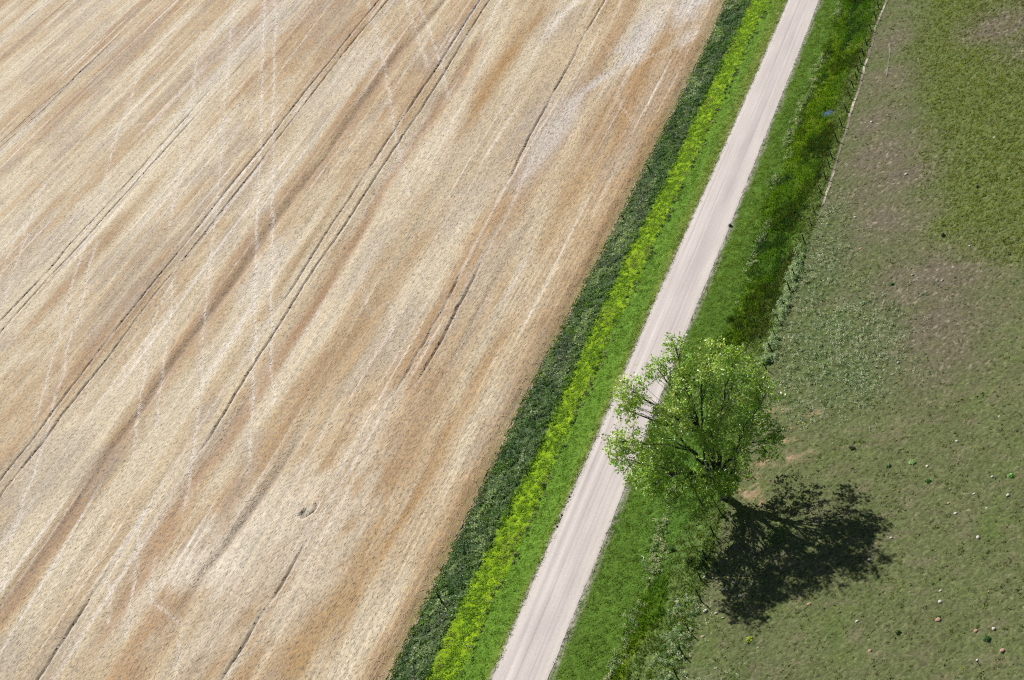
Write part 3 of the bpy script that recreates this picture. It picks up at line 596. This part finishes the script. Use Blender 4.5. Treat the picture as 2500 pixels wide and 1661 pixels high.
def sagebrush():
    n = 900; y = np.concatenate([rng.uniform(24, 52, n), rng.uniform(-36, -17, 260)]); x = f_fence(y) + np.where(y > 0, rng.normal(-.15, .45, len(y)), rng.normal(-1.4, .9, len(y)))
    k = rng.random(len(x)) < .15 + 1.1 * ss(.38, .6, fbm(y / 2.2, x * 0, 358, 3)); x, y = x[k], y[k]
    r = rng.uniform(.2, .42, len(x)); h = np.where(y > 0, rng.uniform(.35, 1.05, len(x)), rng.uniform(.3, .7, len(x)))
    C = pick(len(x), lin(130, 146, 122), lin(112, 134, 100), lin(150, 160, 140), lin(92, 120, 78))
    a = domes(pts3(x, y), 42, r, h, .075, C, .4, .3)
    x, y = scatter(14, 40, -40, 75, 9)
    m = (rng.random(len(x)) < 1.5 * sage_mask(x, y) * (.22 + .95 * ss(.42, .62, fbm(x / 1.1, y / 1.1, 360, 3)))) & (x > f_fence(y)); x, y = x[m], y[m]
    C = pick(len(x), lin(146, 158, 142), lin(104, 128, 88), lin(176, 182, 170), lin(70, 100, 54), lin(156, 164, 144))
    b = domes(pts3(x, y), 14, rng.uniform(.14, .34, len(x)), rng.uniform(.25, .75, len(x)), .062, .85 * C, .5, .3)
    stuff("sagebrush", join(a, b), LEAF, "silvery grey brush massed along the fence and spreading into the pasture", "brush", (2.6, 2.45, 2.4))
def pasture_grass():
    x, y = scatter(16, 66, -52, 140, 4.5)
    m = (x > f_fence(y) + .5) & (x < 41 + (115 - y) * .081 + 14) & (y < 147 - (x + 16) * .56 + 14); x, y = x[m], y[m]
    lush, bare = pasture_masks(x, y)
    d = .16 + .84 * lush + .25 * ss(.5, .7, fbm(x / 2, y / 1.4, 370, 3)); d *= 1 - .75 * bare
    m = rng.random(len(x)) < d; x, y, lush = x[m], y[m], lush[m]
    C = lerp(pick(len(x), lin(104, 116, 72), lin(88, 112, 54), lin(124, 128, 92), lin(96, 110, 60), lin(140, 140, 112)), pick(len(x), lin(108, 124, 46), lin(92, 116, 44), lin(122, 128, 56), lin(96, 108, 40)), lush)
    brown = ss(.52, .7, fbm(x / 9, y / 9, 374, 3)) * ss(70, 100, y + x * .5); C = lerp(C, lin(92, 90, 52), brown * .7)
    C = C * (1 + rng.normal(0, .14, (len(x), 1)))
    h = .09 + .16 * lush * rng.random(len(x)) + .05 * rng.random(len(x))
    C = C * np.exp(rng.normal(0, .22, (len(x), 1))); a = domes(pts3(x, y), 7, .16 + .16 * lush, h, .07, C, .9, .25)
    b = blades(pts3(x, y), 6, .25, h * 1.3, .035, C, .8, .25)
    # bleached dead stems and yellow flowering forbs
    n = 4200; xk, yk = rng.uniform(17.5, 60, n), rng.uniform(-48, 100, n); k = rng.random(n) < .25 + .9 * ss(.5, .65, fbm(xk / 3, yk / 1.6, 378, 3)); xk, yk = xk[k], yk[k]
    c = blades(pts3(xk, yk), 9, .26, .09, .035, pick(len(xk), lin(150, 142, 122), lin(136, 130, 112), lin(166, 160, 140)), 1.6, .25)
    n = 170; xk, yk = rng.uniform(20, 58, n), rng.uniform(-40, 45, n); xk += 1.2 * (fbm(yk / 3, xk / 3, 380, 2) - .5)
    e = domes(pts3(xk, yk), 10, .22, .16, .05, pick(n, lin(158, 156, 52), lin(130, 140, 52)), .8, .2)
    stuff("pasture_grass", join(a, b, c, e), GRASS, "short grey green grazed turf right of the fence", "grass", (1.80, 1.66, 1.55))
tall_weeds(); lush_grass(); verge_grass(); ditch_grass(); sagebrush(); pasture_grass()

def SHEAR(x): return -np.interp(x, SHX, SHS)
def standing_straw():
    """ears and stalks over the whole field: they carry the grain of the crop"""
    xs, ys, FC, FZ = STRAW["xs"], STRAW["ys"], STRAW["C"], STRAW["Z"]
    out = []
    for y0, y1, x0, dens, sc in ((-48, 20, -125, 20, 1.), (20, 75, -175, 16, 1.1), (75, 140, -240, 12, 1.25), (140, 210, -290, 8, 1.45), (210, 325, -330, 5, 1.7)):
        x, y = scatter(x0, -15, y0, y1, dens)
        m = (x < f_field(y) + .3) & (y > -23 + (-79 - x) * (326 / 227.) - 14) & (y < 147 + (-16 - x) * (156 / 290.) + 12); x, y = x[m], y[m]
        i = np.clip(np.searchsorted(xs, x), 0, len(xs) - 1); j = np.clip(np.searchsorted(ys, y), 0, len(ys) - 1)
        i = np.clip(i, 1, len(xs) - 1); j = np.clip(j, 1, len(ys) - 1); a = (x - xs[i - 1]) / (xs[i] - xs[i - 1]); b = (y - ys[j - 1]) / (ys[j] - ys[j - 1])
        z = (FZ[i - 1, j - 1] * (1 - a) + FZ[i, j - 1] * a) * (1 - b) + (FZ[i - 1, j] * (1 - a) + FZ[i, j] * a) * b; C = FC[i, j]; m = STRAW['rut'][i, j] < .25; x, y, z, C = x[m], y[m], z[m], C[m]
        N = len(x); h = np.abs(rng.normal(0, .010, N)); ln = .62 * rng.uniform(.6, 1.3, N); B = np.stack([x, y, np.maximum(z + .002, .03)], 1)
        t = rng.uniform(0, 2 * np.pi, N); t = np.where(rng.random(N) < .85, rng.normal(0, .12, N) - SHEAR(x) + np.pi * (rng.random(N) < .5), t); W = np.stack([np.cos(t), np.sin(t), 0 * t], 1) * (.052 * sc * rng.uniform(.6, 1.3, N))[:, None]
        az = t + np.pi / 2; L = np.stack([np.cos(az) * ln, np.sin(az) * ln, h], 1)
        V = np.stack([B - W, B + W, B + L * sc], 1).reshape(-1, 3)
        C = C * np.clip(1.08 + rng.normal(0, .3, (N, 1)), .4, 1.8)
        out.append((V, np.arange(N * 3).reshape(-1, 3), np.repeat(C, 3, 0)))
    stuff("wheat", join(*out), leaf_mat("wheat_straw", .3, .15, .6, (1.05, 1., .9)), "ripe golden wheat covering the whole field left of the road", "wheat")
standing_straw()

# ------------------------------------------------------------------ fences
POSTM = flat_mat("weathered_post", lin(44, 48, 46), .85, .35, 5)
WIREM = flat_mat("fence_wire", lin(96, 92, 86), .5, .2, 8)
def tube(path, radii, n=7, closed=True):
    path = [np.array(p, float) for p in path]; V = []; F = []
    for i, p in enumerate(path):
        t = path[min(i + 1, len(path) - 1)] - path[max(i - 1, 0)]; t /= np.linalg.norm(t) + 1e-9
        a = np.cross(t, [0.31, 0.95, 0.05] if abs(t[1]) < .9 else [1, 0, 0]); a /= np.linalg.norm(a); b = np.cross(t, a)
        for k in range(n):
            th = 2 * np.pi * k / n; V.append(p + radii[i] * (np.cos(th) * a + np.sin(th) * b))
    for i in range(len(path) - 1):
        for k in range(n):
            F.append((i * n + k, i * n + (k + 1) % n, (i + 1) * n + (k + 1) % n, (i + 1) * n + k))
    return V, F
def tubes_mesh(name, items, n=7):
    V = []; F = []
    for path, rad in items:
        v, f = tube(path, rad, n); o = len(V); V += v; F += [tuple(i + o for i in q) for q in f]
        # end caps
        c = len(V); V.append(np.array(path[-1], float)); L = o + (len(path) - 1) * n
        F += [(L + k, L + (k + 1) % n, c) for k in range(n)]
    me = bpy.data.meshes.new(name); me.from_pydata([tuple(v) for v in V], [], F)
    for p in me.polygons: p.use_smooth = True
    me.update(); return me
def post_mesh(h, r, seed):
    rr = random.Random(seed); lx, ly = rr.uniform(-.05, .05) * h, rr.uniform(-.05, .05) * h
    path = [(0, 0, -.3), (0, 0, .02), (lx * .4, ly * .4, h * .45), (lx, ly, h - .03), (lx * 1.02, ly * 1.02, h)]
    return tubes_mesh("fence_post", [(path, [r * 1.08, r * 1.08, r, r * .92, r * .6])], 8), (lx, ly)
def wire_fence():
    ys = [146, 142, 138, 134, 129.6, 125.4, 121.3, 116.8, 111.6, 107.9, 104.9, 102.1, 100.0, 96.9, 93.4, 89.3, 84.6, 79.8, 75.0, 72.3, 68.9, 64.9, 59.4, 56.3, 51.7, 47.5, 43.5, 40, 36.4, 32.6, 29.4, 26.4, 22.6, 18.8, 15, 11.4, 7.8, 4, .6, -4.6, -8.4, -12.4, -15.6, -19.0, -23.7, -27, -30.2, -34, -38, -42]
    root = empty("wire_fence", (float(f_fence(60)), 60.0, float(gz(f_fence(60), 60))))
    tag(root, "long wire fence with dark weathered posts between the ditch and the pasture", "fence")
    tops = []
    rr = random.Random(3)
    for i, y in enumerate(ys):
        x = float(f_fence(y)) + rr.uniform(-.08, .08); z = float(gz(x, y)); h = rr.uniform(1.35, 1.6)
        if y == -19.0: x, h = 18.17, 1.75
        me, (lx, ly) = post_mesh(h, rr.uniform(.06, .08), i)
        o = link("fence_post", me, POSTM, root); o.location = Vector((x, y, z)) - root.location
        tops.append((x, y, z, h, lx, ly))
    for k, fz in enumerate((.38, .66, .92)):
        path = [(x + lx * fz - .06 - root.location.x, y + ly * fz - root.location.y, z + h * fz - root.location.z) for x, y, z, h, lx, ly in tops]
        link("wire", tubes_mesh("wire", [(path, [.004] * len(path))], 5), WIREM, root)
wire_fence()
for k, (x, y, h, lab) in enumerate(((-14.97, -15.5, 1.75, "dark post standing alone in the weeds near the bottom of the field edge"),
                                    (-14.68, 83.1, 1.3, "dark post among silvery weeds on the field edge farther up the road"),
                                    (-15.0, 68.2, 1.2, "short post half hidden in silvery weeds at the edge of the wheat"))):
    me, _ = post_mesh(h, .09, 90 + k)
    tag(link("fence_post", me, POSTM, None, (x, y, float(gz(x, y)))), lab, "post", "old posts along the field edge")

# ------------------------------------------------------------------ stones, clods, little bushes of the pasture
STONEM = flat_mat("pale_stone", lin(228, 222, 208), .85, .12, 9)
RUSTM = flat_mat("rusty_stone", lin(190, 154, 130), .9, .15, 9)
def stone_mesh(r, seed):
    bm = bmesh.new(); bmesh.ops.create_icosphere(bm, subdivisions=2, radius=r); rs = np.random.default_rng(seed); ax = rs.normal(0, 1, (5, 3))
    for v in bm.verts:
        d = np.array(v.co) / r; k = 1 + .16 * sum(math.sin(2.3 * float(d @ a) + i) for i, a in enumerate(ax)) / 2.2
        v.co = Vector((d[0] * k * r * 1.15, d[1] * k * r * .9, max(d[2] * k * r * .62, -.3 * r)))
    for f in bm.faces: f.smooth = True
    me = bpy.data.meshes.new("stone"); bm.to_mesh(me); bm.free(); return me
SM = [stone_mesh(1, s) for s in range(5)]
for m_ in SM: m_.materials.append(STONEM)
SR = [m_.copy() for m_ in SM]
for m_ in SR: m_.materials.clear(); m_.materials.append(RUSTM)
GEN = "small white stone lying loose on the short grass of the open pasture"
stones = [(44.03, -8.7, .22, "white stone in the open pasture far right of the tree's shadow tip, nearest to it"), (46.79, -12.8, .27, "largest white stone in the open pasture right of the tree's shadow"), (45.68, -5.8, .18, GEN), (49.24, -6.6, .24, GEN), (47.22, -8.3, .16, GEN),
          (43.98, -21.9, .26, "white stone in the lower pasture between the tree's shadow and the photo's lower right corner"), (35.89, -23.8, .22, "white stone in the grass below the right half of the tree's shadow"), (35.76, -14.7, .22, "white stone inside the right edge of the tree's shadow"),
          (20.24, -17.4, .26, "upper of two round white stones at the lower left edge of the tree's shadow"), (22.43, -18.6, .25, "lower of two round white stones at the lower left edge of the tree's shadow"), (18.97, -20.5, .28, "big white stone just below the tall leaning post of the wire fence"), (20.23, -21.0, .2, "long pale stone beside the big white stone below the leaning fence post"),
          (17.58, -15.1, .2, "white stone by the fence at the left tip of the tree's shadow"), (47.32, -3.3, .2, GEN), (40.04, -.3, .2, GEN), (37.63, -11.6, .18, "pale stone just right of the tree's shadow tips"), (42.86, 3.5, .2, GEN), (43.83, -20.3, .17, GEN), (49.59, -26.2, .22, GEN), (48.44, -30.2, .17, GEN),
          (27.06, -9.8, .16, "tiny pale stone in the middle of the tree's shadow"), (21.4, -16.4, .16, "tiny pale stone under the lower left of the tree's shadow"), (21.17, -21.7, .14, GEN), (34.06, 20.1, .22, "pale elongated stone right of the silvery brush patch"), (31.51, 19.9, .18, "pale stone at the right rim of the silvery brush patch"),
          (47.14, 7.0, .16, GEN), (33.28, 39.2, .2, GEN), (40.06, 43.9, .17, GEN), (37.38, 36.7, .2, GEN), (21.24, 84.2, .26, "pale elongated stone beside the cattle path near the top of the pasture"), (28.92, 65.9, .28, "bright white stone on the bare greyish ground of the upper pasture"), (23.06, 56.5, .24, "pale stone on thin grass below the bare ground of the upper pasture"), (19.27, 72.4, .2, "pale stone just right of the cattle path's lower half"), (40.7, 71.6, .22, "white stone in the dense green turf of the upper pasture")]
for i, (x, y, r, lab) in enumerate(stones):
    o = link("stone", SM[i % 5], None, None, (x, y, float(gz(x, y)) + r * .12)); r *= .85; o.scale = (r, r, r); o.rotation_euler.z = i * 1.7
    tag(o, lab, "stone", "pale stones scattered over the pasture")
for i, (x, y, r) in enumerate(((44.08, -24.4, .26), (37.81, -28.1, .22), (19.53, -24.4, .2), (47.9, -26.3, .2), (50.66, -29.2, .24), (43.09, -6.9, .16), (30.33, -20.7, .22), (22.19, -22.4, .2), (25.18, 47.8, .24))):
    o = link("stone", SR[i % 5], None, None, (x, y, float(gz(x, y)) + r * .1)); o.scale = (r, r * 1.2, r * .8); o.rotation_euler.z = i
    tag(o, ("pink stone on the bare ground at mid height of the pasture" if i == 8 else "rust coloured stone just below the bottom edge of the tree's shadow" if i == 6 else "small rust coloured stone lying in the lower pasture"), "stone", "rust coloured stones in the pasture")
STEMM = flat_mat("bush_stem", lin(74, 66, 52), .9)
def bush(x, y, r, h, cs, lab, group, n=170, name="bush", size=.075):
    root = empty(name, (x, y, float(gz(x, y)))); tag(root, lab, "bush", group)
    V, F, C = domes(np.zeros((1, 3)) + [[0, 0, .03]], n, r * .85, h * .75, size, np.array([cs]) * 4.2, .8, .35)
    link("foliage", np_mesh("foliage", V, F, C), LEAF, root)
    it = [([(0, 0, -.05), (math.cos(a) * r * .3, math.sin(a) * r * .3, h * .4), (math.cos(a) * r * .6, math.sin(a) * r * .6, h * .8)], [.02, .014, .006]) for a in (0, 1.3, 2.6, 3.9, 5.2)]
    link("stem", tubes_mesh("stem", it, 5), STEMM, root)
D0 = lin(44, 58, 38)
G1 = "separate bushes and weeds in the pasture"
bush(30.87, 4.5, .42, .5, lin(58, 58, 44), "round dark brown bush alone in the pasture right of the tree", G1)
bush(36.28, 47.6, .36, .45, D0, "dark green bush alone in the upper right pasture near the green turf edge", G1)
bush(30.84, 37.7, .35, .3, lin(58, 96, 56), "small green bush on the bare pasture above the silvery brush", G1)
bush(27.66, 34.3, .4, .35, lin(90, 110, 84), "grey green bush at the top rim of the silvery brush patch", G1)
bush(39.59, 58.7, .3, .28, D0, "small dark weed in the dense green turf at the right", G1)
bush(3.95, 60.4, .32, .5, lin(52, 74, 48), "dark bush on the right shoulder of the gravel road", G1)
bush(40.44, -2.9, .42, .35, lin(52, 84, 36), "dark green leafy weed in the pasture above right of the tree's shadow", G1)
bush(49.05, -27.5, .45, .35, lin(60, 84, 48), "dark green weed clump near the lower right corner of the pasture", G1)
bush(40.32, -25.8, .34, .35, lin(56, 74, 36), "dark weed in the pasture below the right end of the tree's shadow", G1)
bush(35.66, .6, .35, .3, lin(60, 82, 50), "dark weed between the round brown bush and the tree's shadow", G1)
bush(38.28, .7, .5, .35, lin(112, 130, 92), "pale grey green weed in the pasture right of the round brown bush", G1)
bush(49.29, -3.5, .5, .35, lin(92, 120, 70), "leafy weed with white stones beside it at the right rim of the photo", G1)
bush(24.85, -25.3, .55, .35, lin(120, 126, 52), "yellowish weed patch in the lower pasture below the tree's shadow", G1)
bush(12.27, -9.6, .5, .6, lin(44, 70, 38), "dark green bush in the rough grass left of the tree's shadow", G1)
for i, (x, y) in enumerate(((-3.73, 1.5), (-3.68, -3.9), (-3.75, -1.8))):
    bush(x, y, .17, .22, lin(48, 58, 38), ("upper", "lower", "middle")[i] + " of three small dark weeds on the left edge of the gravel road", "dark weeds on the left road edge", 60, "bush", .06)
tag(link("stick", tubes_mesh("stick", [([(8.75, -10.3, -.0), (9.05, -10.5, .04), (9.25, -10.8, .05), (9.25, -11.1, .05), (9.12, -11.45, .0)], [.035, .04, .045, .04, .02])], 6), STONEM, None, (0, 0, float(gz(9.1, -10.8)) + .12)), "pale bent stick lying in the grass right of the road", "stick")

# ------------------------------------------------------------------ the cottonwood beside the road
def cottonwood():
    TX, TY = 17.0, -1.8; base = Vector((TX, TY, float(gz(TX, TY))))
    root = empty("cottonwood_tree", base); tag(root, "broad green cottonwood tree beside the gravel road, casting a long dark shadow over the pasture", "tree")
    U = np.array([.90, .44, 0]); Vv = np.array([-.44, .90, 0])
    def P(u, v, z): return U * u + Vv * v + np.array([0, 0, z])
    rt = np.random.default_rng(21)
    # crown lobes: across, away, height, radius, flatness, clumps, tint
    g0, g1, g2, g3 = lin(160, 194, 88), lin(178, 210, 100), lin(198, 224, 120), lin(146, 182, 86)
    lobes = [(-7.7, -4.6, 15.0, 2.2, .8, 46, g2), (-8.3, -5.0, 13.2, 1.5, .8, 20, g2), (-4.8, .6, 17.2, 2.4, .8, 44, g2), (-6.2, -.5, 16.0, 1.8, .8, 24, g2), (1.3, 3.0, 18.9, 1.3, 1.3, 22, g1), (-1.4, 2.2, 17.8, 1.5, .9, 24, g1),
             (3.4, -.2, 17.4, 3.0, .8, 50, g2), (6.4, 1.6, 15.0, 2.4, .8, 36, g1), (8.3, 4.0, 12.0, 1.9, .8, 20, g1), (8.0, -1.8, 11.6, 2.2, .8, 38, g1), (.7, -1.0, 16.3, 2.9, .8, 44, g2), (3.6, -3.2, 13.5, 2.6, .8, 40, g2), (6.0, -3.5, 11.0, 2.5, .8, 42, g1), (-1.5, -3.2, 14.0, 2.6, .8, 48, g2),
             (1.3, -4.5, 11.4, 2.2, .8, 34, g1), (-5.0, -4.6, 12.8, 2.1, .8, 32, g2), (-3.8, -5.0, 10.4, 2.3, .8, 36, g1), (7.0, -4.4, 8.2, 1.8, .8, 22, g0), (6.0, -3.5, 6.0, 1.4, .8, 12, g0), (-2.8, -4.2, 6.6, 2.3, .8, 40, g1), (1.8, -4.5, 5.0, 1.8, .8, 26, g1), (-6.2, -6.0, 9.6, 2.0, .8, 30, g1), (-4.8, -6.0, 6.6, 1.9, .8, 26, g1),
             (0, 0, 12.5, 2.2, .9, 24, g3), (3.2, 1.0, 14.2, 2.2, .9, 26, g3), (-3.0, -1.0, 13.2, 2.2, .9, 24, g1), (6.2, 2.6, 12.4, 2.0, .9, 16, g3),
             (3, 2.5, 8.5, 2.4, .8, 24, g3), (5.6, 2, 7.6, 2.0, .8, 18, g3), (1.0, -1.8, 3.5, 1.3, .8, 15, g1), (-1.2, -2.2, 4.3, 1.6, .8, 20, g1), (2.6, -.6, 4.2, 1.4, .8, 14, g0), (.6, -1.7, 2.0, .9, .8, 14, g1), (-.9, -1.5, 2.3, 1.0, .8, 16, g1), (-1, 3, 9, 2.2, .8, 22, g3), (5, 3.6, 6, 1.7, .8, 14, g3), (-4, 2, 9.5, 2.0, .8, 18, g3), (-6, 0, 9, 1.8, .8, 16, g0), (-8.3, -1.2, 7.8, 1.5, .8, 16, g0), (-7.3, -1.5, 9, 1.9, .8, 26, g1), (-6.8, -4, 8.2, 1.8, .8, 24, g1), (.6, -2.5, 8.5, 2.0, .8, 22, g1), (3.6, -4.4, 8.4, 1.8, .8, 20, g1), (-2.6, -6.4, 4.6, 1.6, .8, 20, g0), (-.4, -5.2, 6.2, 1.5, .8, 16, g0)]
    limbs = []
    def curve(a, b, sag, n, r0, r1, wob):
        a = np.array(a); b = np.array(b); pts = []; rad = []
        for i in range(n + 1):
            t = i / n; p = a * (1 - t) + b * t; p = p + np.array([0, 0, sag * math.sin(math.pi * t)]) + rt.normal(0, wob, 3) * math.sin(math.pi * t)
            pts.append(p); rad.append(r0 * (1 - t) + r1 * t)
        return pts, rad
    trunk = ([np.array([0, 0, -.3]), np.array([.0, 0, .0]), np.array([.02, .05, .5]), np.array([.05, .1, 1.3]), np.array([.1, .1, 2.3])], [.85, .72, .56, .5, .5])
    mains = [((-1.5, .2, 7.6), .27, -.0), ((.3, .5, 9.0), .30, 0), ((1.9, .2, 8.4), .27, 0), ((-2.6, -2.0, 6.4), .24, .3), ((2.8, -1.6, 6.2), .21, .2), ((-.5, -1.8, 7.0), .22, 0), ((1.2, 2.0, 7.6), .2, 0)]
    main_end = []
    for (e, r, s) in mains:
        e = P(*e); c, rad = curve((.08, .08, 2.1), e, .2 + s, 6, r * 1.15, r * .8, .12); limbs.append((c, rad)); main_end.append((e, r * .8))
    LV = []; LC = []; 
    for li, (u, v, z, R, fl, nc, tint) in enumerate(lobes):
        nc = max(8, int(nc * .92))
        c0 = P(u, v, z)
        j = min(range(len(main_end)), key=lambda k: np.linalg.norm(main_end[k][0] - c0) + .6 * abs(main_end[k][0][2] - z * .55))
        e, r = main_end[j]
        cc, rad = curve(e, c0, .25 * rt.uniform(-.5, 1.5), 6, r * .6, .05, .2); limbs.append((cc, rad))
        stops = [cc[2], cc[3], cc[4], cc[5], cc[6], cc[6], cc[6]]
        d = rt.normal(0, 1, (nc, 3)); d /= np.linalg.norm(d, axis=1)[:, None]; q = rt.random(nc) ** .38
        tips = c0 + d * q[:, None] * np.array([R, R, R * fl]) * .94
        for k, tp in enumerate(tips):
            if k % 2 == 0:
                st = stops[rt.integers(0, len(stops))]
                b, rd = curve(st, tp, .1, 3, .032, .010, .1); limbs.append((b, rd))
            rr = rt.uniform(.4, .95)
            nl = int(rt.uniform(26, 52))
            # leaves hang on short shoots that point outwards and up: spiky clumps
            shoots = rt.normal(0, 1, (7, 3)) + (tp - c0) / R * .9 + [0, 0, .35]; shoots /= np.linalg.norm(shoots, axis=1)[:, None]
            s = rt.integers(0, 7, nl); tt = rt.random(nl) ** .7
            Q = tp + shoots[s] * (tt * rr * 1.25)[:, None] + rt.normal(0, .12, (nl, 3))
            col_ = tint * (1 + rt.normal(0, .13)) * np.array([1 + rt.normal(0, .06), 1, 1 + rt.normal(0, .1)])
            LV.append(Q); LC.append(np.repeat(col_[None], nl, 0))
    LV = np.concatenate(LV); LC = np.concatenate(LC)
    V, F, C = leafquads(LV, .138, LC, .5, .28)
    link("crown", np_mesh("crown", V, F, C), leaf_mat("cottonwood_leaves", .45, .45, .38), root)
    bark = flat_mat("cottonwood_bark", lin(74, 76, 74), .9, .4, 2.5)
    link("trunk", tubes_mesh("trunk", [trunk], 12), bark, root)
    link("limbs", tubes_mesh("limbs", limbs, 7), bark, root)
cottonwood()
